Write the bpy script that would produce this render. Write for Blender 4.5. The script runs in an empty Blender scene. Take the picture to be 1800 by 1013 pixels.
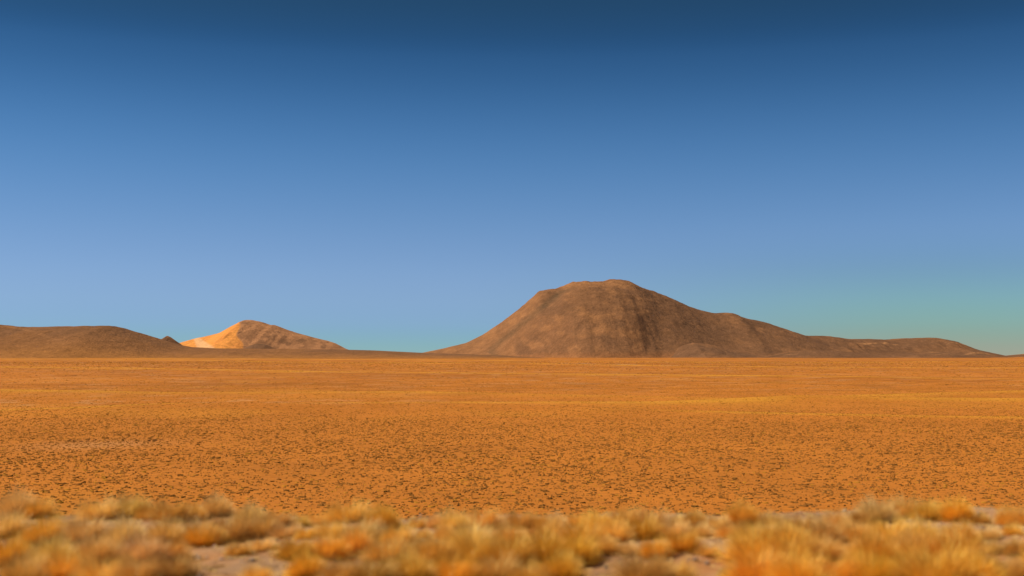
import bpy, math, random
import numpy as np
from mathutils import Vector

sc = bpy.context.scene
COL = sc.collection
rng = np.random.default_rng(7)
random.seed(7)
R = math.radians

# ------------------------------------------------------------------ camera
FPX, CXP, CYP, HORIZON = 2000.0, 900.0, 506.5, 624.0      # measured on the 1800 px photograph
CAM = Vector((0.0, 0.0, 14.0))
PITCH = math.atan((HORIZON - CYP) / FPX)
cam = bpy.data.cameras.new('camera')
cam.sensor_width = 36.0
cam.lens = 36.0 * FPX / 1800.0
cam.clip_start = 0.2
cam.clip_end = 40000.0
cam.dof.use_dof = True
cam.dof.focus_distance = 400.0
cam.dof.aperture_fstop = 0.78
cam_ob = bpy.data.objects.new('camera', cam)
COL.objects.link(cam_ob)
cam_ob.location = CAM
cam_ob.rotation_euler = (math.pi / 2 + PITCH, 0, 0)
sc.camera = cam_ob

# ------------------------------------------------------------------ sun and sky
SUN_EL, SUN_AZ = R(55), R(88)          # azimuth measured from the view direction towards the west (left)
to_sun = Vector((-math.sin(SUN_AZ) * math.cos(SUN_EL), math.cos(SUN_AZ) * math.cos(SUN_EL), math.sin(SUN_EL)))
sun = bpy.data.lights.new('sun', 'SUN')
sun.energy = 4.6
sun.angle = R(0.53)
sun.color = (1.0, 0.89, 0.72)
sun_ob = bpy.data.objects.new('sun', sun)
COL.objects.link(sun_ob)
sun_ob.rotation_euler = to_sun.to_track_quat('Z', 'Y').to_euler()

world = bpy.data.worlds.new('World')
sc.world = world
world.use_nodes = True
wn, wl = world.node_tree.nodes, world.node_tree.links
bg = wn['Background']
sky = wn.new('ShaderNodeTexSky')
sky.sky_type = 'NISHITA'
sky.sun_disc = False
sky.sun_elevation = SUN_EL
sky.sun_rotation = 2 * math.pi - SUN_AZ
sky.altitude = 4200
sky.air_density = 1.0
sky.dust_density = 0.6
sky.ozone_density = 3.0
# air colour by height above the horizon: a polarised deep blue overhead, a thin green-grey dust layer low down
tc = wn.new('ShaderNodeTexCoord')
sx = wn.new('ShaderNodeSeparateXYZ')
wl.new(tc.outputs['Generated'], sx.inputs[0])
CLEAR_AIR = [(0.003, (0.60, 0.877, 0.978)), (0.012, (0.595, 0.879, 1.02)), (0.0269, (0.709, 0.9, 1.188)), (0.0469, (0.92, 1.02, 1.22)), (0.0719, (1.06, 1.13, 1.29)),
             (0.1116, (1.05, 1.20, 1.33)), (0.1609, (0.83, 1.19, 1.36)), (0.2092, (0.565, 1.004, 1.21)), (0.2563, (0.315, 0.69, 0.889)), (0.2748, (0.265, 0.58, 0.73)),
             (0.3019, (0.25, 0.512, 0.58)), (0.42, (0.24, 0.50, 0.57))]
DUSTY_AIR = [(0.003, (0.74, 0.70, 0.60)), (0.012, (0.72, 0.75, 0.61)), (0.0269, (0.71, 0.90, 0.73)), (0.0469, (0.81, 1.05, 0.91)), (0.0719, (0.86, 1.02, 1.06)),
             (0.0918, (0.95, 1.12, 1.24))] + CLEAR_AIR[5:]


def air_ramp(stops):
    rp = wn.new('ShaderNodeValToRGB')
    cr = rp.color_ramp
    cr.interpolation = 'B_SPLINE'
    cr.elements[0].position, cr.elements[0].color = stops[0][0], (*[q / 1.5 for q in stops[0][1]], 1)
    cr.elements[1].position, cr.elements[1].color = stops[-1][0], (*[q / 1.5 for q in stops[-1][1]], 1)
    for p_, c_ in stops[1:-1]:
        cr.elements.new(p_).color = (*[q / 1.5 for q in c_], 1)
    wl.new(sx.outputs['Z'], rp.inputs[0])
    return rp


clear, dusty = air_ramp(CLEAR_AIR), air_ramp(DUSTY_AIR)
east = wn.new('ShaderNodeMapRange')                 # dust hangs over the eastern horizon only
east.interpolation_type = 'SMOOTHSTEP'
east.inputs[1].default_value, east.inputs[2].default_value = -0.06, 0.38
wl.new(sx.outputs['X'], east.inputs[0])
air = wn.new('ShaderNodeMix')
air.data_type = 'RGBA'
wl.new(east.outputs[0], air.inputs['Factor'])
wl.new(clear.outputs[0], air.inputs[6])
wl.new(dusty.outputs[0], air.inputs[7])
mul = wn.new('ShaderNodeMix')
mul.data_type = 'RGBA'
mul.blend_type = 'MULTIPLY'
mul.inputs['Factor'].default_value = 1.0
wl.new(sky.outputs[0], mul.inputs[6])
wl.new(air.outputs[2], mul.inputs[7])
wl.new(mul.outputs[2], bg.inputs[0])
bg.inputs[1].default_value = 0.105

vs = sc.view_settings
vs.view_transform = 'Standard'
vs.look = 'None'
vs.exposure = 0.0
vs.gamma = 1.0
vs.use_curve_mapping = False
sc.render.engine = 'CYCLES'
sc.cycles.max_bounces = 6
sc.cycles.use_denoising = True


# ------------------------------------------------------------------ helpers
def ray(u, v):
    """world direction of a point of the 1800 px photograph, scaled so that y = 1"""
    c, s = math.cos(PITCH), math.sin(PITCH)
    up = CYP - v
    y = FPX * c - up * s
    z = FPX * s + up * c
    return (u - CXP) / y, z / y


def project(x, y, z):
    c, s = math.cos(PITCH), math.sin(PITCH)
    d = y * c + (z - CAM.z) * s
    up = -y * s + (z - CAM.z) * c
    return CXP + FPX * x / d, CYP - FPX * up / d


def _hash(ix, iy, seed):
    h = (ix.astype(np.int64) * 374761393 + iy.astype(np.int64) * 668265263 + seed * 974634541) & 0xFFFFFFFF
    h = ((h ^ (h >> 13)) * 1274126177) & 0xFFFFFFFF
    return ((h ^ (h >> 16)) & 0xFFFFFF) / float(0xFFFFFF)


def vnoise(x, y, seed=0):
    x = np.asarray(x, float)
    y = np.asarray(y, float)
    ix, iy = np.floor(x), np.floor(y)
    fx, fy = x - ix, y - iy
    fx = fx * fx * fx * (fx * (fx * 6 - 15) + 10)
    fy = fy * fy * fy * (fy * (fy * 6 - 15) + 10)
    a, b = _hash(ix, iy, seed), _hash(ix + 1, iy, seed)
    c, d = _hash(ix, iy + 1, seed), _hash(ix + 1, iy + 1, seed)
    return (a + (b - a) * fx) * (1 - fy) + (c + (d - c) * fx) * fy


def fbm(x, y, seed=0, octv=5, gain=0.5):
    s, a, t = 0.0, 1.0, 0.0
    for i in range(octv):
        s = s + a * (vnoise(np.asarray(x) * 2 ** i, np.asarray(y) * 2 ** i, seed + i * 17) - 0.5)
        t += a
        a *= gain
    return s / t * 2          # about -1 .. 1


def sstep(a, b, x):
    t = np.clip((np.asarray(x, float) - a) / (b - a), 0, 1)
    return t * t * (3 - 2 * t)


def mesh_from(name, verts, faces, col=None, smooth=False):
    """verts (n,3), faces (m,3|4) arrays; col (n,3) pigment per vertex"""
    verts = np.asarray(verts, np.float32)
    faces = np.asarray(faces, np.int32)
    m = bpy.data.meshes.new(name)
    n, k = faces.shape
    m.vertices.add(len(verts))
    m.vertices.foreach_set('co', verts.ravel())
    m.loops.add(n * k)
    m.loops.foreach_set('vertex_index', faces.ravel())
    m.polygons.add(n)
    m.polygons.foreach_set('loop_start', np.arange(0, n * k, k, dtype=np.int32))
    m.polygons.foreach_set('loop_total', np.full(n, k, np.int32))
    if smooth:
        m.polygons.foreach_set('use_smooth', np.ones(n, bool))
    m.update(calc_edges=True)
    m.validate()
    if col is not None:
        at = m.attributes.new('pigment', 'FLOAT_COLOR', 'POINT')
        c4 = np.ones((len(verts), 4), np.float32)
        c4[:, :3] = col
        at.data.foreach_set('color', c4.ravel())
    return m


def link(name, mesh, mat, label=None, cat=None, group=None, kind=None, parent=None):
    o = bpy.data.objects.new(name, mesh)
    COL.objects.link(o)
    if mat is not None and mesh is not None and not mesh.materials:
        mesh.materials.append(mat)
    for k, v in (('label', label), ('category', cat), ('group', group), ('kind', kind)):
        if v:
            o[k] = v
    o.parent = parent
    return o


def grid_faces(nr, nc):
    i = np.arange(nr * nc).reshape(nr, nc)
    return np.stack([i[:-1, :-1].ravel(), i[:-1, 1:].ravel(), i[1:, 1:].ravel(), i[1:, :-1].ravel()], 1)


# ------------------------------------------------------------------ materials
def soil_material(name, scales, amounts, bump=0.3, bump_scale=1.0, bump_dist=0.1, stretch=(1, 1, 1), tint=(1, 1, 1)):
    """pigment attribute broken up by several octaves of world-space noise"""
    m = bpy.data.materials.new(name)
    m.use_nodes = True
    n, l = m.node_tree.nodes, m.node_tree.links
    b = n['Principled BSDF']
    b.inputs['Roughness'].default_value = 0.95
    b.inputs['Specular IOR Level'].default_value = 0.08
    a = n.new('ShaderNodeAttribute')
    a.attribute_name = 'pigment'
    t = n.new('ShaderNodeTexCoord')
    mp = n.new('ShaderNodeMapping')
    mp.inputs['Scale'].default_value = stretch
    l.new(t.outputs['Object'], mp.inputs[0])
    cur = a.outputs['Color']
    for s_, am in zip(scales, amounts):
        nz = n.new('ShaderNodeTexNoise')
        nz.inputs['Scale'].default_value = s_
        nz.inputs['Detail'].default_value = 6
        nz.inputs['Roughness'].default_value = 0.65
        l.new(mp.outputs[0], nz.inputs['Vector'])
        mr = n.new('ShaderNodeMapRange')
        mr.inputs[1].default_value, mr.inputs[2].default_value = 0.25, 0.75
        mr.inputs[3].default_value, mr.inputs[4].default_value = 1 - am, 1 + am
        l.new(nz.outputs[0], mr.inputs[0])
        mx = n.new('ShaderNodeVectorMath')
        mx.operation = 'SCALE'
        l.new(cur, mx.inputs[0])
        l.new(mr.outputs[0], mx.inputs['Scale'])
        cur = mx.outputs[0]
    l.new(cur, b.inputs['Base Color'])
    nz = n.new('ShaderNodeTexNoise')
    nz.inputs['Scale'].default_value = bump_scale
    nz.inputs['Detail'].default_value = 8
    nz.inputs['Roughness'].default_value = 0.7
    l.new(mp.outputs[0], nz.inputs['Vector'])
    bp = n.new('ShaderNodeBump')
    bp.inputs['Strength'].default_value = bump
    bp.inputs['Distance'].default_value = bump_dist
    l.new(nz.outputs[0], bp.inputs['Height'])
    l.new(bp.outputs[0], b.inputs['Normal'])
    return m


def grass_material(name, use_object_color=True, trans=0.35, sheen=0.0):
    m = bpy.data.materials.new(name)
    m.use_nodes = True
    n, l = m.node_tree.nodes, m.node_tree.links
    n.remove(n['Principled BSDF'])
    out = n['Material Output']
    a = n.new('ShaderNodeAttribute')
    a.attribute_name = 'pigment'
    cur = a.outputs['Color']
    if use_object_color:
        oi = n.new('ShaderNodeObjectInfo')
        mx = n.new('ShaderNodeVectorMath')
        mx.operation = 'MULTIPLY'
        l.new(cur, mx.inputs[0])
        l.new(oi.outputs['Color'], mx.inputs[1])
        cur = mx.outputs[0]
    d = n.new('ShaderNodeBsdfDiffuse')
    tr = n.new('ShaderNodeBsdfTranslucent')
    l.new(cur, d.inputs['Color'])
    l.new(cur, tr.inputs['Color'])
    ms = n.new('ShaderNodeMixShader')
    ms.inputs[0].default_value = trans
    l.new(d.outputs[0], ms.inputs[1])
    l.new(tr.outputs[0], ms.inputs[2])
    gl = n.new('ShaderNodeBsdfGlossy')
    gl.inputs['Roughness'].default_value = 0.5
    gl.inputs['Color'].default_value = (1.0, 0.93, 0.8, 1)
    m2 = n.new('ShaderNodeMixShader')
    m2.inputs[0].default_value = sheen
    l.new(ms.outputs[0], m2.inputs[1])
    l.new(gl.outputs[0], m2.inputs[2])
    l.new(m2.outputs[0], out.inputs[0])
    return m


M_GROUND = soil_material('desert_soil', (0.004, 0.05, 0.9, 9.0), (0.10, 0.14, 0.24, 0.20), bump=0.5, bump_scale=3.0, bump_dist=0.12)
M_HILL = soil_material('hill_scree', (0.004, 0.02, 0.09), (0.10, 0.22, 0.30), bump=0.9, bump_scale=0.03, bump_dist=14.0)
M_STONE = soil_material('desert_stone', (6.0, 40.0), (0.15, 0.15), bump=0.4, bump_scale=30.0, bump_dist=0.01)
M_TUFT = grass_material('tussock_grass', True, 0.16, 0.04)
M_CLUMP = grass_material('plain_grass', False, 0.10)

# ------------------------------------------------------------------ ground: roadside ledge, brink and plain in one sheet
LEDGE = 11.8


def pts(px_list):
    """photograph points on the flat plain -> world xy"""
    o = []
    for u, v in px_list:
        a, b = ray(u, v)
        t = -CAM.z / b
        o.append((a * t, t))
    return np.array(o)


def poly_y(poly, x):
    p = poly[np.argsort(poly[:, 0])]
    return np.interp(x, p[:, 0], p[:, 1])


CREST_A = pts([(-300, 735), (0, 727), (300, 718), (600, 713), (900, 711.5), (1150, 711), (1350, 706), (1500, 699), (1650, 694), (1800, 690), (2200, 684)])
CREST_B = pts([(900, 718), (1150, 724), (1300, 728), (1500, 732), (1650, 735), (1800, 737), (2200, 742)])
FAR_LINES = [pts(q) for q in (
    [(-300, 688), (0, 688), (300, 693), (700, 692), (1000, 698), (1300, 704)],
    [(-300, 645), (0, 646), (300, 650), (700, 656), (1100, 660), (1400, 664), (1800, 669), (2200, 671)],
    [(300, 634), (600, 639), (900, 640), (1200, 645), (1500, 647), (1800, 648)],
    [(-200, 632), (200, 631), (500, 632.5), (900, 635.5), (1300, 639), (1800, 637)])]


def height(x, y):
    x = np.asarray(x, float)
    y = np.asarray(y, float)
    brink = 15.9 + 0.9 * fbm(x / 5.0, x * 0 + 3.3, 5, 3)
    drop = 1 - (1 - np.clip((y - brink) / (29 + 6 * fbm(x / 30, y * 0, 8, 2)), 0, 1)) ** 2.2
    z = LEDGE * (1 - drop)
    led = 1 - sstep(16, 30, y)
    z = z + led * (0.10 * fbm(x / 1.6, y / 1.6, 21, 4) + 0.03 * fbm(x / 0.3, y / 0.3, 22, 2)) * sstep(2, 8, y)
    far = sstep(60, 110, y)
    z = z + far * (0.10 * fbm(x / 14, y / 14, 31, 3) + sstep(200, 900, y) * 0.9 * fbm(x / 160, y / 160, 33, 3))
    # low wash banks: the ground swells towards the viewer's side of each line and falls away behind it
    for poly, h, w in ((CREST_A, 0.85, 26.0), (CREST_B, 0.5, 16.0)):
        d = y - poly_y(poly, x)
        z = z + far * h * np.where(d < 0, np.exp(-(d / w) ** 2), np.exp(-(d / 5.0) ** 2))
    for i, poly in enumerate(FAR_LINES):
        pyy = poly_y(poly, x)
        w = pyy * 0.06
        d = y - pyy
        z = z + far * (0.5 + pyy * 0.0007) * np.where(d < 0, np.exp(-(d / w) ** 2), np.exp(-(d / (w * 0.25)) ** 2))
    return z


C_PLAIN = np.array((0.535, 0.182, 0.024))
C_YELLOW = np.array((0.590, 0.248, 0.026))
C_BROWN = np.array((0.410, 0.136, 0.020))
C_LEDGE = np.array((0.450, 0.270, 0.150))
C_PALE = np.array((0.560, 0.300, 0.130))


def mixc(c, d, f):
    f = np.asarray(f)[..., None]
    return c * (1 - f) + d * f


def yellow_amount(x, y):
    d = y - poly_y(CREST_A, x)
    f = np.where(d < 0, np.exp(-(d / (4.0 + 10.0 * sstep(-60, 60, x))) ** 2), np.exp(-(d / 3.0) ** 2)) * 1.15
    d = y - poly_y(CREST_B, x)
    f = np.maximum(f, np.exp(-(d / 6.0) ** 2) * sstep(20, 60, x))
    for poly in FAR_LINES:
        pyy = poly_y(poly, x)
        d = y - pyy
        w = pyy * 0.035
        f = np.maximum(f, 1.1 * np.where(d < 0, np.exp(-(d / w) ** 2), np.exp(-(d / (w * 0.15)) ** 2)))
    return f


def ground_color(x, y):
    c = np.broadcast_to(C_PLAIN, x.shape + (3,)).copy()
    n = fbm(x / 120, y / 160, 41, 5)
    c = mixc(c, C_BROWN, np.clip(0.45 + 1.3 * n, 0, 1) * (0.25 + 0.6 * sstep(280, 600, y)))
    c = mixc(c, C_BROWN * 0.75, 0.5 * sstep(0.05, 0.35, fbm(x / 16, y / 16, 43, 4)) * sstep(280, 500, y))
    c = mixc(c, C_PALE, 0.3 * sstep(0.2, 0.4, fbm(x / 11, y / 11, 45, 3)) * sstep(300, 600, y))
    n2 = fbm(x / 45, y / 45, 47, 4)
    c = mixc(c, C_YELLOW, np.clip(yellow_amount(x, y) * (0.85 + 0.8 * n2) + 0.25 * sstep(0.1, 0.5, n2), 0, 1))
    # bare pale pans, west side of the plain
    n3 = fbm(x / 7, y / 16, 53, 4)
    a = pts([(120, 705)])[0]
    pan = np.exp(-((x - a[0]) / 110) ** 2 - ((y - a[1]) / 45) ** 2) * 0.45 * sstep(0.2, 0.45, n3)
    a = pts([(170, 782)])[0]
    pan = np.maximum(pan, 0.35 * np.exp(-((x - a[0]) / 9) ** 2 - ((y - a[1]) / 9) ** 2))
    c = mixc(c, C_PALE, np.clip(pan, 0, 1))
    led = 1 - sstep(17, 24, y + 1.2 * fbm(x / 3, y / 3, 61, 3))
    g = fbm(x / 1.1, y / 1.1, 63, 4)
    lc = mixc(np.broadcast_to(C_LEDGE, x.shape + (3,)), np.array((0.42, 0.19, 0.07)), np.clip(0.35 + 1.2 * g, 0, 1))
    f = led[..., None]
    return c * (1 - f) + lc * f


rows = np.concatenate([np.arange(-40, 4, 4.0), np.arange(4, 9, 0.5), np.arange(9, 20, 0.14), np.arange(20, 60, 0.6),
                       60 * 1.0065 ** np.arange(0, 380), 60 * 1.0065 ** 380 * 1.01 ** np.arange(0, 300)])
NC = 310
s = np.linspace(-1, 1, NC)
s = s * (0.75 + 0.25 * np.abs(s))
half = np.maximum(34.0, 0.68 * rows + 10)
GX = s[None, :] * half[:, None]
GY = np.broadcast_to(rows[:, None], GX.shape)
GZ = height(GX, GY)
gv = np.stack([GX, GY, GZ], -1).reshape(-1, 3)
ground = link('ground', mesh_from('ground', gv, grid_faces(*GX.shape), ground_color(GX, GY).reshape(-1, 3), True), M_GROUND,
              'orange desert plain dotted with grass, with a sandy roadside ledge in front', 'ground', kind='structure')

# pale vehicle track far out on the plain
tp = pts([(985, 638.8), (1020, 639.3), (1060, 640.2), (1110, 641.6), (1150, 642.8), (1195, 643.4)])
tt = np.linspace(0, 1, 60)
tx = np.interp(tt, np.linspace(0, 1, len(tp)), tp[:, 0])
ty = np.interp(tt, np.linspace(0, 1, len(tp)), tp[:, 1])
wv = 14 * np.sin(np.pi * tt) ** 0.5 + 1
tv = np.concatenate([np.stack([tx, ty - wv, height(tx, ty - wv) + 0.35], 1), np.stack([tx, ty + wv, height(tx, ty + wv) + 0.35], 1)])
link('dirt_track', mesh_from('dirt_track', tv, grid_faces(2, 60), np.broadcast_to((0.60, 0.40, 0.24), (120, 3))), M_GROUND,
     'pale dirt track crossing the far plain below the big mountain', 'track', kind='structure')


# ------------------------------------------------------------------ hills
def smax(a, b, k):
    h = np.clip(0.5 + 0.5 * (a - b) / k, 0, 1)
    return b + (a - b) * h + k * h * (1 - h)


def ridge_field(X, Y, D, W, sky_pts, wmin=0.3, lean=None, pw=(1.55, 1.35)):
    """heights above the plain of one ridge whose crest, D metres out, has the given outline"""
    q = np.array([(ray(u, v)[0] * D, CAM.z + ray(u, v)[1] * D) for u, v in sky_pts])
    # smooth resampling of the outline
    xs = np.linspace(q[0, 0], q[-1, 0], 700)
    zs = np.interp(xs, q[:, 0], q[:, 1])
    k = np.hanning(9)
    zs = np.convolve(np.pad(zs, 4, 'edge'), k / k.sum(), 'valid')
    S = np.interp(X, xs, zs, left=zs[0], right=zs[-1])
    S = np.maximum(S, 0.0)
    sm = max(zs.max(), 1)
    Wl = W * (wmin + (1 - wmin) * np.clip(S / sm, 0, 1))
    dy = Y - D - (0 if lean is None else lean(X))
    t = dy / Wl
    c = np.clip(1 - np.abs(t) ** pw[0], 0, 1) ** pw[1]
    return S, t, S * c, c


def hill(name, D, W, outline, colfn, label, nx=260, ny=90, gully=0.10, gscale=90.0, seed=1, wmin=0.3, extra=None, pw=(1.55, 1.35), lean=None, depth=1.0):
    q = [(ray(u, v)[0] * D) for u, v in outline]
    x = np.linspace(min(q), max(q), nx)
    y = D + W * depth * np.linspace(-1.02, 1.02, ny)
    X, Y = np.meshgrid(x, y)
    S, t, Z, c = ridge_field(X, Y, D, W, outline, wmin, lean, pw)
    if extra:
        Z, c, S = extra(X, Y, Z, c, S)
    body = np.clip(4 * c * (1 - c), 0, 1)
    wx = X + gscale * 0.8 * fbm(X / (gscale * 3), Y / (gscale * 3), seed + 5, 3)
    rill = np.abs(fbm(wx / gscale, Y / (gscale * 6), seed, 4))
    Z = Z + S * gully * body * (rill - 0.25) + S * gully * 0.6 * body * fbm(X / (gscale * 2.2), Y / (gscale * 2.2), seed + 9, 5)
    Z = Z + S * 0.015 * c * fbm(X / 40, Y / 40, seed + 3, 3)
    Z = Z - 4.0 * (1 - sstep(0, 0.05, c)) + 0.5
    px = CXP + FPX * X / Y
    py = HORIZON - FPX * (Z - CAM.z) / Y
    col = colfn(X, Y, Z, px, py, c)
    v = np.stack([X, Y, Z], -1).reshape(-1, 3)
    return link(name, mesh_from(name, v, grid_faces(ny, nx), col.reshape(-1, 3), True), M_HILL, label, 'mountain' if 'mountain' in name else 'hill', kind='structure')


H_BROWN = np.array((0.250, 0.116, 0.051))
H_DARK = np.array((0.180, 0.088, 0.043))
H_ORANGE = np.array((0.400, 0.180, 0.070))
H_RUST = np.array((0.340, 0.140, 0.050))


def blot(X, Y, s, seed, lo=0.0, hi=0.4, st=1.0):
    return sstep(lo, hi, fbm(X / s, Y / (s * st), seed, 5))


def col_main(X, Y, Z, px, py, c):
    k = np.broadcast_to(H_BROWN, X.shape + (3,))
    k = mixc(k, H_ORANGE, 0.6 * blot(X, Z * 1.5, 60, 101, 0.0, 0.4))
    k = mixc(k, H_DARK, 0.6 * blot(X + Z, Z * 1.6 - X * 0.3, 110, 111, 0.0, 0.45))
    k = mixc(k, H_DARK, 0.55 * sstep(1118, 1160, px) * (1 - 0.25 * sstep(1230, 1300, px)))  # shade on the flank east of the fold, painted as darker pigment
    k = mixc(k, H_ORANGE, 0.5 * np.exp(-((px - 1108) / 26.0) ** 2 - ((py - 552) / 30.0) ** 2) * blot(X, Z, 50, 151, -0.2, 0.3))  # lit part of the bulge just west of the fold, painted orange
    k = mixc(k, H_ORANGE, 0.55 * (1 - sstep(930, 985, px + (py - 510) * 0.55)) * sstep(0.04, 0.2, c) * (0.7 + 0.3 * blot(X, Y, 90, 121)))  # sunlit western slope, its brightness put into the pigment
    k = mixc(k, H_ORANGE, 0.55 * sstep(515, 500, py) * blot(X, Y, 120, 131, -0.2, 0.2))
    streak_x = np.interp(py, [503, 512, 526, 546, 570, 594, 612], [1016, 990, 970, 946, 917, 888, 866])
    dark_streak = np.exp(-((px - streak_x) / 9.0) ** 2) * sstep(501, 512, py)
    k = mixc(k, np.array((0.13, 0.080, 0.042)), 0.75 * dark_streak * (0.6 + 0.4 * blot(X, Z * 2, 60, 141)))  # narrow dark streak drawn down the western edge of the front lobe
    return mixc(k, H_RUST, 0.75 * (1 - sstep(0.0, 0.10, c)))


MAIN = [(700, 627), (740, 621), (760, 617), (783, 612), (820, 603), (850, 588), (883, 566), (913, 543), (933, 525), (947, 513), (960, 510), (977, 509), (993, 502),
        (1005, 497), (1028, 496), (1060, 496), (1070, 492), (1087, 493), (1105, 496), (1117, 502), (1128, 508), (1142, 520), (1160, 542), (1182, 570), (1208, 598), (1235, 618), (1262, 632), (1700, 640)]
SHOULDER = [(700, 640), (1000, 600), (1060, 545), (1100, 512), (1130, 509), (1143, 511), (1167, 520), (1193, 532), (1220, 543), (1247, 550), (1263, 551), (1277, 549.5), (1287, 551),
            (1300, 557), (1310, 560), (1343, 567), (1367, 575), (1400, 586), (1440, 599), (1490, 611), (1540, 620), (1600, 628), (1700, 640)]


LOBE = [(700, 640), (850, 628), (865, 614), (890, 594), (920, 570), (950, 546), (975, 526), (995, 512), (1015, 505), (1045, 503.5), (1075, 506), (1100, 515), (1120, 532), (1136, 556), (1152, 588), (1168, 620), (1180, 634), (1700, 640)]


def main_extra(X, Y, Z, c, S):
    S2, t2, Z2, c2 = ridge_field(X, Y, 6760.0, 1380.0, SHOULDER, 0.35)
    # spur that runs from the west summit down to the plain
    tt_ = np.clip((6700.0 - Y) / 900.0, -0.2, 1.2)
    xs = (110 - 170 * tt_ - 320 * np.clip(tt_, 0, 2) ** 2) / 2000.0 * 6700.0
    d = X - xs
    spur = 58.0 * np.where(d < 0, np.exp(-(d / 150.0) ** 2), np.exp(-(d / 75.0) ** 2)) * sstep(0.05, 0.35, tt_) * sstep(0.03, 0.3, c)
    S3, t3, Z3, c3 = ridge_field(X, Y, 6330.0, 1010.0, LOBE, 0.3, None, (1.9, 1.15))
    Zm = smax(Z + 0 * spur, Z2, 1.0 + 30.0 * sstep(5, 90, np.maximum(Z, Z2)))
    Zm = smax(Zm, Z3, 1.0 + 22.0 * sstep(5, 90, np.maximum(Zm, Z3)))
    return Zm, np.maximum(np.maximum(c * (S > 1), c2), c3), np.maximum(np.maximum(S, S2), S3)


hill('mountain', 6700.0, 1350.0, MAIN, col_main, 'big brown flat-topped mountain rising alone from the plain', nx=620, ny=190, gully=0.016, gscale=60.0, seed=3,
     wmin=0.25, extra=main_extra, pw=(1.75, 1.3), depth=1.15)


def col_dark(X, Y, Z, px, py, c):
    k = np.broadcast_to(H_DARK * 1.12, X.shape + (3,))
    k = mixc(k, H_BROWN, blot(X, Y, 120, 201, -0.1, 0.4))
    k = mixc(k, H_ORANGE, 0.5 * sstep(0.88, 0.98, c) * blot(X, Y, 60, 203, -0.2, 0.2))
    return mixc(k, H_RUST, 0.6 * (1 - sstep(0.0, 0.12, c)))


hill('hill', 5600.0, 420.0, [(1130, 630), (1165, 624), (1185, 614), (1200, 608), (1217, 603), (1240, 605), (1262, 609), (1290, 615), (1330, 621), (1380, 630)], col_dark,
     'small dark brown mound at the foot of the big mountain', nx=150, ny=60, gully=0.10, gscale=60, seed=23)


def col_right(X, Y, Z, px, py, c):
    k = col_dark(X, Y, Z, px, py, c)
    k = mixc(k, H_BROWN * 0.8, 0.4)
    # sandy aprons and slips
    a = sstep(0.62, 0.72, c) * (1 - sstep(0.74, 0.80, c)) * 0.6 * blot(X, Y, 110, 207, 0.25, 0.4, 0.3)
    k = mixc(k, np.array((0.52, 0.25, 0.10)), a)
    b = sstep(0.10, 0.16, c) * (1 - sstep(0.2, 0.28, c)) * 0.5 * blot(X, Y, 180, 209, 0.15, 0.35, 0.2)
    return mixc(k, np.array((0.52, 0.25, 0.10)), b)


hill('hill', 6950.0, 900.0, [(1220, 632), (1260, 606), (1300, 596), (1350, 591), (1400, 590.5), (1417, 591), (1433, 591), (1447, 591), (1467, 593), (1490, 596), (1533, 596), (1560, 597), (1590, 595),
                             (1623, 594), (1640, 594), (1657, 598), (1677, 607), (1700, 614), (1720, 618), (1737, 624), (1753, 627), (1790, 634)], col_right,
     'long low dark ridge trailing off east of the big mountain', nx=300, ny=90, gully=0.16, gscale=70, seed=31, lean=lambda x: 60 * np.sin(x / 160.0))
hill('hill', 5400.0, 300.0, [(1320, 631), (1370, 622), (1420, 616), (1470, 617), (1510, 621), (1560, 625), (1600, 622), (1650, 620), (1690, 624), (1740, 629), (1770, 632)], col_right,
     'low dark foothill in front of the long eastern ridge', nx=200, ny=50, gully=0.18, gscale=50, seed=37)
hill('hill', 8200.0, 600.0, [(1700, 632), (1745, 627), (1765, 626), (1785, 624), (1800, 622.5), (1850, 617), (1930, 612), (2020, 616), (2100, 626), (2150, 634)], col_dark,
     'tiny dark rise on the horizon past the end of the eastern ridge', nx=150, ny=50, gully=0.12, gscale=80, seed=41)


def col_west(X, Y, Z, px, py, c):
    k = np.broadcast_to(np.array((0.290, 0.126, 0.045)), X.shape + (3,))
    k = mixc(k, H_DARK * 1.1, 0.55 * blot(X, Y, 240, 301, -0.1, 0.4, 1.8) * sstep(0.45, 0.85, c))
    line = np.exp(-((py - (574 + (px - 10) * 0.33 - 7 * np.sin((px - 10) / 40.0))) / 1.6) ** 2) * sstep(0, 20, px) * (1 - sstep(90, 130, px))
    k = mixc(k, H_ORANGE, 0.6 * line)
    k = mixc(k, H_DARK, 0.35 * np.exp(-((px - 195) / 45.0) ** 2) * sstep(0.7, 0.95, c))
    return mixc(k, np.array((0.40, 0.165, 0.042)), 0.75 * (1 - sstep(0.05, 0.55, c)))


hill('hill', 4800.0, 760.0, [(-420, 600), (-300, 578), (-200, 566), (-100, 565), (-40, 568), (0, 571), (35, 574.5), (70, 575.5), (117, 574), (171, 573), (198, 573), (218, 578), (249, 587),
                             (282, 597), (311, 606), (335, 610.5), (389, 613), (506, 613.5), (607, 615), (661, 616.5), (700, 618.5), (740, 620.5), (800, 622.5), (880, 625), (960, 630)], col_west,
     'long smooth brown hill with a low skirt, west side of the plain', nx=420, ny=110, gully=0.05, gscale=120, seed=51, wmin=0.45)


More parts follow.
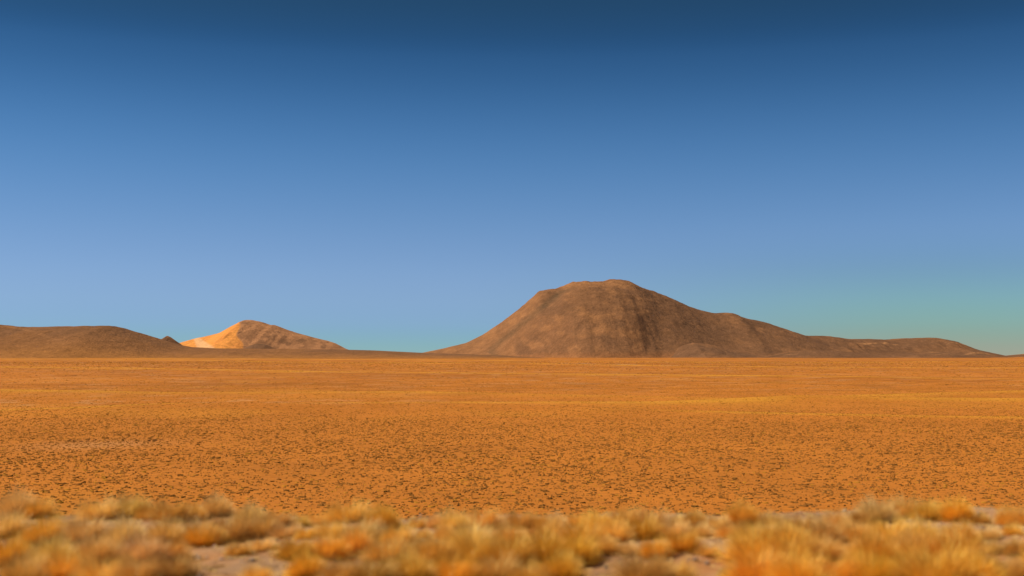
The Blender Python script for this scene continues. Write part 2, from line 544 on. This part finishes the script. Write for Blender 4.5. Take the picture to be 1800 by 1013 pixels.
def col_pale(X, Y, Z, px, py, c):
    k = np.broadcast_to(np.array((0.46, 0.212, 0.092)), X.shape + (3,))
    k = mixc(k, H_BROWN, 0.45 * blot(X, Z * 2, 110, 401, 0.0, 0.4))
    k = mixc(k, H_DARK, 0.75 * np.exp(-((px - 433) / 9.0) ** 2 - ((py - 568) / 3.0) ** 2))
    k = mixc(k, H_DARK, 0.6 * blot(X, Y, 60, 405, 0.25, 0.45, 2.5) * sstep(440, 460, px))
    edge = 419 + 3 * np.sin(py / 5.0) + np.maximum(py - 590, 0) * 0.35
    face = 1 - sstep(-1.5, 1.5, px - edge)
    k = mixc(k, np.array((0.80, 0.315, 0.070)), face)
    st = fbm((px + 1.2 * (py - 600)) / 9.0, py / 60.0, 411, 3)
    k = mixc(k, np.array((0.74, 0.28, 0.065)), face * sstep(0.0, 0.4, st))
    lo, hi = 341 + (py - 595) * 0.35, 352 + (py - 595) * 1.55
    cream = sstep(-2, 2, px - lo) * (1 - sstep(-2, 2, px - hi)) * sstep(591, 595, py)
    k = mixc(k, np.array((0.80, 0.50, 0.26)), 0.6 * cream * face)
    return k


def pale_lean(x):
    return 260 * sstep(-2200, -2150, x) * 0 + 0 * x


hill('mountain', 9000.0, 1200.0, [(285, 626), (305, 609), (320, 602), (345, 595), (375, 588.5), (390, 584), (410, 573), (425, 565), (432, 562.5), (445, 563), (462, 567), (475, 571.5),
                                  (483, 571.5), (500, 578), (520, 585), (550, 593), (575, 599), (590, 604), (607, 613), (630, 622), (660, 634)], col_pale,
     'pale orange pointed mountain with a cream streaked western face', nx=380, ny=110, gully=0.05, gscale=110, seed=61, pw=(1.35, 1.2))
hill('hill', 7800.0, 420.0, [(240, 626), (262, 610), (275, 601), (287, 594.5), (294, 590.5), (300, 593), (312, 601.5), (325, 610), (345, 624)], col_dark,
     'tiny pointed brown peak between the smooth hill and the pale mountain', nx=110, ny=50, gully=0.10, gscale=60, seed=71, pw=(1.2, 1.1))
hill('hill', 7000.0, 380.0, [(405, 626), (430, 613), (440, 607.5), (448, 605), (458, 604.5), (470, 607), (485, 613), (505, 626)], col_dark,
     'small dark mound in front of the pale orange mountain', nx=110, ny=50, gully=0.10, gscale=60, seed=73)


# ------------------------------------------------------------------ grass clumps of the plain (low curved tufts, many of them broken rings)
def clump_arrays(cx, cy, r, a0, span, h, w, K, base, tipc):
    """curved tufts of grass: K stations along an arc, each with an outer foot, ragged tip and inner foot. All arguments are arrays."""
    n = len(cx)
    j = np.linspace(0, 1, K)[None, :]
    ang = a0[:, None] + span[:, None] * (j - 0.5) + rng.normal(0, 0.12, (n, K))
    rr = r[:, None] * (1 + rng.normal(0, 0.12, (n, K)))
    taper = 0.45 + 0.55 * np.sin(np.pi * (0.12 + 0.76 * j))
    wo = w[:, None] * taper * rng.uniform(0.7, 1.3, (n, K))
    hh = h[:, None] * taper * rng.uniform(0.55, 1.35, (n, K))
    out = []
    for k_, (dr, dz) in enumerate(((wo, None), (wo * rng.uniform(-0.2, 0.7, (n, K)), hh), (-wo, None))):
        x = cx[:, None] + (rr + dr) * np.cos(ang) - r[:, None] * np.cos(a0)[:, None]
        y = cy[:, None] + (rr + dr) * np.sin(ang) - r[:, None] * np.sin(a0)[:, None]
        out.append(np.stack([x, y, np.full_like(x, -0.04) if dz is None else dz], -1))
    V = np.stack(out, 2)                                    # n,K,3,3
    C = np.empty(V.shape, np.float32)
    C[:] = base[:, None, None, :]
    C[:, :, 1, :] = tipc[:, None, :] * rng.uniform(0.8, 1.2, (n, K, 1))
    idx = np.arange(n * K * 3).reshape(n, K, 3)
    F = []
    for a in range(2):
        F.append(np.stack([idx[:, :-1, a], idx[:, 1:, a], idx[:, 1:, a + 1], idx[:, :-1, a + 1]], -1).reshape(-1, 4))
    return V.reshape(-1, 3), np.concatenate(F), C.reshape(-1, 3)


def clump_params(n, x, y):
    big = rng.random(n)
    r = 0.07 + 0.31 * big ** 2.6
    span = np.where(rng.random(n) < 0.18, rng.uniform(2.6, 5.6, n), rng.uniform(0.9, 2.4, n))
    a0 = np.where(rng.random(n) < 0.6, rng.normal(-math.pi / 2, 0.7, n), rng.uniform(0, 2 * math.pi, n))
    h = rng.uniform(0.05, 0.12, n) * (0.8 + 0.5 * big)
    w = rng.uniform(0.025, 0.06, n)
    ya = np.clip(yellow_amount(x, y) + 0.25 * fbm(x / 25, y / 25, 77, 3), 0, 1)
    tone = rng.random(n)
    base = np.array((0.255, 0.100, 0.025)) * (0.55 + 0.7 * tone[:, None])
    tip = np.array((0.310, 0.132, 0.030)) * (0.55 + 0.7 * tone[:, None])
    fade = sstep(140, 420, y)[:, None]
    olive = (rng.random(n) < 0.3)[:, None]
    base = np.where(olive, base * (0.80, 0.86, 0.9), base)
    gold = (rng.random(n) < 0.05 + 0.8 * ya)[:, None]
    base = np.where(gold, np.array((0.40, 0.18, 0.03)), base)
    tip = np.where(gold, np.array((0.54, 0.24, 0.030)), tip)
    base = base * (1 - 0.72 * fade) + np.array((0.36, 0.14, 0.026)) * 0.72 * fade
    tip = tip * (1 - 0.72 * fade) + np.array((0.45, 0.19, 0.026)) * 0.72 * fade
    return r, a0, span, h, w, base, tip


def scatter(y0, y1, dens, half_k=0.66):
    area = half_k * (y1 * y1 - y0 * y0)
    n = int(area * dens)
    y = np.sqrt(rng.uniform(y0 * y0, y1 * y1, n))
    x = rng.uniform(-1, 1, n) * half_k * y
    keep = rng.random(n) < (1 - 0.62 * sstep(190, 300, y) * (dens > 1)) * (1 - 0.95 * sstep(330, 740, y) * (y1 < 800)) * np.clip(0.75 + 0.4 * fbm(x / 16, y / 22, 83, 3), 0.2, 1)
    return x[keep], y[keep]


xs1, ys1 = scatter(76, 300, 2.6)
xs2, ys2 = scatter(300, 760, 0.50)

# the clumps that show largest become things of their own
u_, v_ = project(xs1, ys1, height(xs1, ys1))
top_line = np.interp(u_, [0, 115, 230, 380, 443, 540, 610, 672, 740, 800, 915, 1050, 1145, 1190, 1305, 1400, 1470, 1560, 1680, 1740, 1800],
                     [850, 853, 860, 860, 876, 902, 868, 876, 906, 884, 888, 886, 882, 896, 872, 894, 888, 862, 866, 898, 884])
cand = np.where((u_ > 6) & (u_ < 1794) & (v_ < top_line - 1) & (v_ > 800))[0]
p1 = clump_params(len(xs1), xs1, ys1)
size_px = (p1[0] * np.clip(p1[2], 0, 3) + p1[3]) / ys1
N_SINGLE = 165
single = cand[np.argsort(-size_px[cand])[:N_SINGLE]]
rest = np.setdiff1d(np.arange(len(xs1)), single)


def emit(name, sets, label):
    Vs, Fs, Cs, off = [], [], [], 0
    for x, y, p, K in sets:
        V, F, C_ = clump_arrays(x, y, p[0], p[1], p[2], p[3], p[4], K, p[5], p[6])
        V[:, 2] += height(V[:, 0], V[:, 1])
        Vs.append(V)
        Fs.append(F + off)
        Cs.append(C_)
        off += len(V)
    return link(name, mesh_from(name, np.concatenate(Vs), np.concatenate(Fs), np.concatenate(Cs)), M_CLUMP, label, 'grass', kind='stuff')


sel = lambda p, i: tuple(a[i] for a in p)
p2 = clump_params(len(xs2), xs2, ys2)
xs3, ys3 = scatter(420, 2300, 0.012)
p3 = clump_params(len(xs3), xs3, ys3)
q3 = (ys3 / 600.0) ** 0.7
c3_ = np.array([(0.30, 0.115, 0.026), (0.22, 0.095, 0.030), (0.50, 0.21, 0.025), (0.56, 0.27, 0.10)])[rng.choice(4, len(xs3), p=[0.48, 0.22, 0.26, 0.04])]
p3 = (0.5 * q3 + p3[0], p3[1], p3[2], p3[3] * 1.6 * q3, p3[4] * 4 * q3, c3_, c3_ * 1.1)
p2 = (p2[0] * 1.15, p2[1], p2[2], p2[3] * 1.0, p2[4] * 1.15, p2[5], p2[6])
near_, mid_ = rest[ys1[rest] < 170], rest[ys1[rest] >= 170]
emit('grass', [(xs1[near_], ys1[near_], sel(p1, near_), 5), (xs1[mid_], ys1[mid_], sel(p1, mid_), 3), (xs2, ys2, p2, 3), (xs3, ys3, p3, 3)], 'thousands of low dark grass clumps dotting the plain to the horizon')
def clump_look(i):
    colour = 'golden' if p1[5][i][0] > 0.3 else ('olive brown' if p1[5][i][1] / p1[5][i][0] > 0.57 else 'dark brown')
    shape = 'nearly closed ring of grass' if p1[2][i] > 4 else ('half ring of grass' if p1[2][i] > 2.2 else 'short curved grass clump')
    return colour + ' ' + shape


for i in single:
    z = np.zeros(1)
    V, F, C_ = clump_arrays(z, z, p1[0][[i]], p1[1][[i]], p1[2][[i]], p1[3][[i]] * 1.05, p1[4][[i]], 9, p1[5][[i]], p1[6][[i]])
    V[:, 2] += height(V[:, 0] + xs1[i], V[:, 1] + ys1[i]) - height(xs1[i], ys1[i])
    o = link('grass_clump', mesh_from('grass_clump', V, F, C_), M_CLUMP,
             clump_look(i) + ' on the orange plain just beyond the roadside tussocks', 'grass clump', 'broad grass clumps on the plain below the brink')
    o.location = (xs1[i], ys1[i], float(height(xs1[i], ys1[i])))


# ------------------------------------------------------------------ dark shrubs on the plain
def blob_shrub(r, h, seed):
    g = np.random.default_rng(seed)
    n = 150
    a = g.uniform(0, 2 * math.pi, n)
    q = np.sqrt(g.random(n))
    zc = h * g.random(n) * np.sqrt(np.clip(1 - q * q, 0.05, 1))
    c = np.stack([r * q * np.cos(a), r * q * np.sin(a), zc], 1)
    d1, d2 = g.normal(0, 1, (n, 3)), g.normal(0, 1, (n, 3))
    d1 *= (0.16 * r) / np.linalg.norm(d1, axis=1, keepdims=True)
    d2 *= (0.10 * r) / np.linalg.norm(d2, axis=1, keepdims=True)
    V = np.stack([c - d1, c + d1, c + d2], 1).reshape(-1, 3)
    V[:, 2] = np.maximum(V[:, 2], -0.02)
    col = np.repeat(np.array((0.075, 0.048, 0.036)) * g.uniform(0.6, 1.4, (n, 1)), 3, 0)
    return V, np.arange(3 * n).reshape(n, 3), col


SHRUBS = [
    (121, 776, 6, 'dark shrub at the western end of the row on the pale patch'),
    (131, 776.5, 8, 'second dark shrub from the western end of the row on the pale patch'),
    (143, 777, 7, 'third dark shrub from the western end of the row on the pale patch'),
    (154, 776.5, 8, 'fourth dark shrub from the western end of the row on the pale patch'),
    (165, 776, 6, 'dark shrub at the eastern end of the row on the pale patch'),
    (262, 776, 7, 'low dark shrub at the western end of the short line east of the pale patch'),
    (272, 775.5, 9, 'broadest dark shrub of the short line east of the pale patch'),
    (283, 774, 7, 'dark shrub at the eastern end of the short line east of the pale patch'),
    (398, 850.5, 8, 'dark shrub at the western end of the flat pair just above the tussocks'),
    (411, 850.5, 10, 'dark shrub at the eastern end of the flat pair just above the tussocks'),
    (1470, 790, 7, 'lone round dark shrub high up the dotted eastern plain'),
    (1505, 843, 8, 'dark shrub below the others in the middle of the eastern plain'),
    (1526, 826.5, 9, 'dark shrub beside a curved grass clump on the eastern plain'),
    (1545, 825, 8, 'darkest shrub of the close pair on the eastern plain'),
    (1533, 858, 9, 'flat dark shrub close above the straw tussocks at the eastern brink'),
    (1707, 864, 8, 'dark shrub just above the bare gap in the eastern tussocks'),
    (41, 628.6, 4, 'tiny black shrub far off below the smooth western hill'),
    (222, 633, 3.5, 'tiny dark shrub far off on the skirt of the western hill'),
    (1665, 645, 4, 'tiny dark shrub far out on the plain below the eastern ridge'),
]
for i, (u, v, wpx, lab) in enumerate(SHRUBS):
    a, b = ray(u, v)
    y = CAM.z / -b
    for _ in range(8):
        y = (CAM.z - float(height(a * y, y))) / -b
    x = a * y
    r = 0.5 * wpx / FPX * y
    V, F, C_ = blob_shrub(r, r * 0.85, 900 + i)
    o = link('shrub', mesh_from('shrub', V, F, C_), M_CLUMP, lab, 'shrub', 'dark shrubs scattered over the plain')
    o.location = (x, y, float(height(x, y)))


# ------------------------------------------------------------------ roadside tussocks
def tussock_mesh(name, seed, nb=3600, spread=1.0):
    """unit bunch-grass: about 1 m across and 0.8 m high, scaled by each object"""
    g = np.random.default_rng(seed)
    SEG = 4
    a = g.uniform(0, 2 * math.pi, nb)
    q = g.random(nb) ** 0.5                                # 0 = upright core, 1 = outer skirt
    r0 = 0.14 * np.sqrt(g.random(nb))
    lump = 1 + 0.18 * np.sin(a * 2 + seed) + 0.12 * np.sin(a * 5 + 2.1 * seed)
    L = (0.56 - 0.08 * q) * np.where(g.random(nb) < 0.7, g.uniform(0.84, 1.02, nb), g.uniform(0.5, 1.1, nb)) * lump
    tilt0 = q * R(92) * g.uniform(0.75, 1.1, nb)
    bend = R(4) + q * R(30) * g.uniform(0.2, 1.4, nb)
    aa = a + g.normal(0, 0.25, nb)
    px_, py_, pz = r0 * np.cos(a), r0 * np.sin(a), np.full(nb, -0.03)
    side = np.stack([-np.sin(aa + g.normal(0, 0.8, nb)), np.cos(aa + g.normal(0, 0.8, nb)), g.normal(0, 0.3, nb)], 1)
    side /= np.linalg.norm(side, axis=1, keepdims=True)
    w0 = g.uniform(0.004, 0.008, nb)
    P = []
    for k in range(SEG + 1):
        f = k / SEG
        w = w0 * (1 - 0.85 * f)
        c = np.stack([px_, py_, pz], 1)
        P.append(np.stack([c - side * w[:, None], c + side * w[:, None]], 1))
        th = tilt0 + bend * f
        st = L / SEG
        px_, py_, pz = px_ + st * np.sin(th) * np.cos(aa), py_ + st * np.sin(th) * np.sin(aa), np.maximum(pz + st * np.cos(th), -0.03 + 0.02 * k)
    V = np.stack(P, 1)                                      # nb, SEG+1, 2, 3
    idx = np.arange(nb * (SEG + 1) * 2).reshape(nb, SEG + 1, 2)
    F = np.stack([idx[:, :-1, 0], idx[:, :-1, 1], idx[:, 1:, 1], idx[:, 1:, 0]], -1).reshape(-1, 4)
    tone = g.uniform(0.8, 1.12, (nb, 1)) * np.where(g.random((nb, 1)) < 0.12, (0.6, 0.55, 0.55), (1.0, 1.0, 1.0))
    C_ = tone[:, None, None, :] * (0.93 + 0.14 * np.linspace(0, 1, SEG + 1))[None, :, None, None] * np.ones(V.shape)
    V, C_ = V.reshape(-1, 3), C_.reshape(-1, 3)
    # matted heart of old straw
    th = np.linspace(0, math.pi / 2, 6)
    ph = np.linspace(0, 2 * math.pi, 15)[:-1]
    T, Pm = np.meshgrid(th, ph, indexing='ij')
    rad = 1 + 0.22 * (g.random(T.shape) - 0.5)
    hv = np.stack([0.22 * np.sin(T) * np.cos(Pm) * rad, 0.22 * np.sin(T) * np.sin(Pm) * rad, 0.26 * np.cos(T) * rad - 0.04], -1).reshape(-1, 3)
    ii = np.arange(6 * 14).reshape(6, 14)
    hf = np.stack([ii[:-1].ravel(), ii[1:].ravel(), np.roll(ii, -1, 1)[1:].ravel(), np.roll(ii, -1, 1)[:-1].ravel()], 1) + len(V)
    hc = np.broadcast_to((0.75, 0.68, 0.62), hv.shape)
    return mesh_from(name, np.concatenate([V, hv]), np.concatenate([F, hf]), np.concatenate([C_, hc]))


TUFTS = [tussock_mesh('tussock', 500 + i) for i in range(10)]
for m_ in TUFTS:
    m_.materials.append(M_TUFT)
HUES = {'g': ((0.97, 0.61, 0.135), 'golden'), 'o': ((0.95, 0.555, 0.080), 'deep orange'), 's': ((0.96, 0.66, 0.225), 'pale straw'), 'b': ((0.80, 0.48, 0.125), 'brownish')}
# x of the middle, y of the top, width (photograph pixels), hue
ROWS = {
    'row on the brink': [
        (-60, 862, 90, 'g'), (30, 856, 95, 's'), (112, 855, 72, 'o'), (175, 868, 82, 's'), (232, 864, 82, 's'), (300, 872, 80, 'b'), (380, 864, 76, 's'), (440, 880, 82, 's'),
        (490, 893, 60, 'b'), (612, 872, 86, 'g'), (672, 882, 80, 'o'), (800, 889, 76, 's'), (850, 887, 72, 'g'), (915, 891, 62, 'g'), (975, 896, 60, 's'),
        (1050, 891, 70, 'g'), (1100, 887, 72, 'g'), (1146, 886, 72, 's'), (1222, 892, 60, 'b'), (1305, 876, 82, 'o'), (1355, 893, 60, 's'), (1410, 897, 70, 's'),
        (1470, 893, 72, 'g'), (1540, 870, 84, 's'), (1592, 866, 76, 's'), (1632, 874, 70, 'g'), (1682, 870, 78, 'o'), (1772, 879, 58, 'g'), (1812, 884, 70, 'g'), (1870, 875, 90, 's'), (528, 901, 42, 's'), (556, 898, 44, 'g'), (735, 905, 40, 'g'), (768, 899, 48, 's'), (946, 899, 46, 'o'), (1012, 898, 46, 'g'),
        (1190, 899, 44, 's'), (1262, 900, 50, 's'), (1512, 890, 56, 'b'), (1726, 897, 42, 'g'), (70, 872, 66, 'g'), (340, 882, 60, 'g'), (268, 880, 58, 'o')],
    'second row from the brink': [
        (8, 890, 92, 's'), (80, 898, 100, 'g'), (150, 900, 92, 's'), (220, 904, 100, 's'), (290, 905, 92, 's'), (348, 905, 90, 's'), (402, 900, 92, 'b'), (455, 897, 86, 'b'),
        (582, 906, 70, 's'), (640, 905, 82, 's'), (700, 915, 70, 'g'), (822, 912, 100, 's'), (890, 912, 90, 'g'), (958, 906, 92, 'o'), (1020, 906, 100, 'o'), (1076, 906, 82, 'g'),
        (1132, 902, 82, 'o'), (1182, 907, 70, 's'), (1330, 906, 92, 'g'), (1390, 911, 92, 'g'), (1450, 907, 82, 'b'), (1502, 906, 86, 'g'), (1562, 902, 92, 'g'), (1622, 908, 82, 's'),
        (1690, 909, 82, 'g'), (1850, 905, 90, 'g'), (505, 912, 60, 's'), (540, 922, 44, 'g'), (745, 925, 40, 's'), (782, 918, 56, 'g'), (1232, 914, 56, 's'), (1284, 912, 58, 'g'), (1740, 920, 50, 's'), (1778, 915, 48, 'g')],
    'third row from the brink': [
        (16, 936, 102, 'o'), (90, 936, 112, 's'), (170, 932, 102, 's'), (250, 931, 102, 's'), (355, 916, 78, 'o'), (298, 942, 76, 'b'), (520, 937, 76, 'o'), (578, 932, 90, 'o'), (624, 922, 92, 'o'),
        (680, 936, 92, 'g'), (760, 932, 100, 'g'), (838, 930, 100, 'g'), (900, 932, 92, 'g'), (958, 922, 112, 'o'), (1012, 932, 92, 'o'), (1200, 926, 74, 'o'), (1328, 921, 122, 'o'),
        (1392, 927, 120, 'o'), (1452, 936, 92, 'g'), (1540, 927, 112, 'o'), (1612, 922, 112, 'g'), (1682, 922, 130, 'o'), (1788, 942, 66, 'b'), (1850, 935, 100, 'g'), (-70, 930, 110, 'g'), (420, 946, 54, 'b'), (462, 940, 50, 's'), (722, 946, 56, 's'), (1066, 936, 62, 'g'), (1104, 946, 50, 's'), (1150, 938, 60, 'o'), (1246, 950, 46, 's'), (1494, 940, 70, 'g'), (1744, 944, 56, 's')],
    'row at the bottom edge': [
        (36, 966, 122, 'b'), (108, 961, 112, 'o'), (182, 966, 112, 'g'), (244, 972, 90, 'b'), (304, 964, 92, 'b'), (452, 986, 70, 'g'), (540, 962, 92, 'o'), (600, 976, 92, 'b'), (652, 970, 102, 'b'),
        (722, 962, 102, 'g'), (800, 966, 102, 'o'), (868, 966, 102, 'b'), (930, 980, 92, 'g'), (984, 962, 102, 'o'), (1132, 962, 112, 'b'), (1184, 976, 82, 'g'), (1288, 986, 62, 's'), (1334, 956, 132, 'o'),
        (1402, 962, 122, 'o'), (1470, 966, 102, 'o'), (1532, 961, 112, 'o'), (1640, 946, 152, 'o'), (1706, 956, 132, 'o'), (1766, 966, 92, 'b'), (1850, 960, 120, 'o'), (-70, 965, 120, 'b')],
}
ONES = ['first', 'second', 'third', 'fourth', 'fifth', 'sixth', 'seventh', 'eighth', 'ninth', 'tenth', 'eleventh', 'twelfth', 'thirteenth', 'fourteenth', 'fifteenth', 'sixteenth',
        'seventeenth', 'eighteenth', 'nineteenth']


def ordinal(i):
    n_ = i + 1
    if n_ < 20:
        return ONES[i]
    t_, o_ = divmod(n_, 10)
    return {2: 'twentieth', 3: 'thirtieth', 4: 'fortieth'}[t_] if o_ == 0 else {2: 'twenty', 3: 'thirty', 4: 'forty'}[t_] + '-' + ONES[o_ - 1]


TUSSOCK_XY = []
k = 0
for row, items in ROWS.items():
    n_in = 0
    for (u, v, wpx, hue) in sorted(items):
        hpx = 0.55 * wpx
        a, b = ray(u, v + hpx)
        y = (CAM.z - LEDGE) / -b
        if y > 15.9:
            y = 15.9 + 0.25 * (y - 15.9)
        for _ in range(3):
            zg = float(height(a * y, y))
            y = min((CAM.z - zg) / -b, 17.2)
        x = a * y
        zg = float(height(x, y))
        scl = wpx / FPX * y * 0.97
        ztop = CAM.z + ray(u, v)[1] * y                     # where the crown ends in the photograph
        o = link('grass_tussock', TUFTS[k % 10], None)
        o.location = (x, y, zg - 0.02)
        hz = max(0.75, min(1.3, (ztop - zg) / (0.53 * scl)))
        o.scale = (scl, scl, scl * hz)
        o.rotation_euler = (0, 0, random.uniform(0, 6.28))
        rgb, word = HUES[hue]
        j = random.uniform(0.88, 1.12)
        o.color = (rgb[0] * j, rgb[1] * j * random.uniform(0.95, 1.05), rgb[2] * j * random.uniform(0.8, 1.2), 1)
        inside = 0 <= u <= 1800
        place = (ordinal(n_in) + ' from the left in the ' + row) if inside else ('past the ' + ('left' if u < 0 else 'right') + ' end of the ' + row)
        o['label'] = word + ' grass tussock, ' + place
        o['category'] = 'grass tussock'
        o['group'] = 'grass tussocks along the roadside ledge'
        n_in += inside
        TUSSOCK_XY.append((x, y, scl))
        k += 1

# ------------------------------------------------------------------ gravel and stones on the ledge
n = 2600
gx = rng.uniform(-9, 9, n)
gy = rng.uniform(9.5, 16.2, n)
gr = 0.008 + 0.035 * rng.random(n) ** 4
octv = np.array([(1, 0, 0), (-1, 0, 0), (0, 1, 0), (0, -1, 0), (0, 0, 1), (0, 0, -1)], float)
octf = np.array([(0, 2, 4), (2, 1, 4), (1, 3, 4), (3, 0, 4), (2, 0, 5), (1, 2, 5), (3, 1, 5), (0, 3, 5)])
jit = rng.uniform(0.6, 1.4, (n, 6, 1))
GV = octv[None] * jit * gr[:, None, None] * np.array((1.2, 1.0, 0.7))
rot = rng.uniform(0, 6.28, n)
cx_, sx_ = np.cos(rot)[:, None], np.sin(rot)[:, None]
GV = np.stack([GV[..., 0] * cx_ - GV[..., 1] * sx_, GV[..., 0] * sx_ + GV[..., 1] * cx_, GV[..., 2]], -1)
GV += np.stack([gx, gy, height(gx, gy) + gr * 0.25], 1)[:, None, :]
GF = (octf[None] + 6 * np.arange(n)[:, None, None]).reshape(-1, 3)
gc = np.array((0.46, 0.34, 0.26)) * rng.uniform(0.55, 1.25, (n, 1))
link('gravel', mesh_from('gravel', GV.reshape(-1, 3), GF, np.repeat(gc, 6, 0)), M_STONE, 'loose pale gravel strewn between the roadside tussocks', 'gravel', kind='stuff')

# dry straw lying about on the ledge
n = 5200
lx, ly = rng.uniform(-9, 9, n), rng.uniform(9.5, 16.4, n)
la, ll, lw = rng.uniform(0, 6.28, n), rng.uniform(0.06, 0.26, n), rng.uniform(0.003, 0.007, n)
dx, dy = np.cos(la) * ll / 2, np.sin(la) * ll / 2
wx_, wy_ = -np.sin(la) * lw, np.cos(la) * lw
quad = []
for sg, wg in ((-1, -1), (-1, 1), (1, 1), (1, -1)):
    qx, qy = lx + sg * dx + wg * wx_, ly + sg * dy + wg * wy_
    quad.append(np.stack([qx, qy, height(qx, qy) + rng.uniform(0.006, 0.03, n)], 1))
LV = np.stack(quad, 1).reshape(-1, 3)
lc = np.array((0.66, 0.43, 0.17)) * rng.uniform(0.5, 1.2, (n, 1))
link('straw_litter', mesh_from('straw_litter', LV, np.arange(4 * n).reshape(n, 4), np.repeat(lc, 4, 0)), M_CLUMP, 'dry straw litter scattered over the sandy ledge', 'straw', kind='stuff')
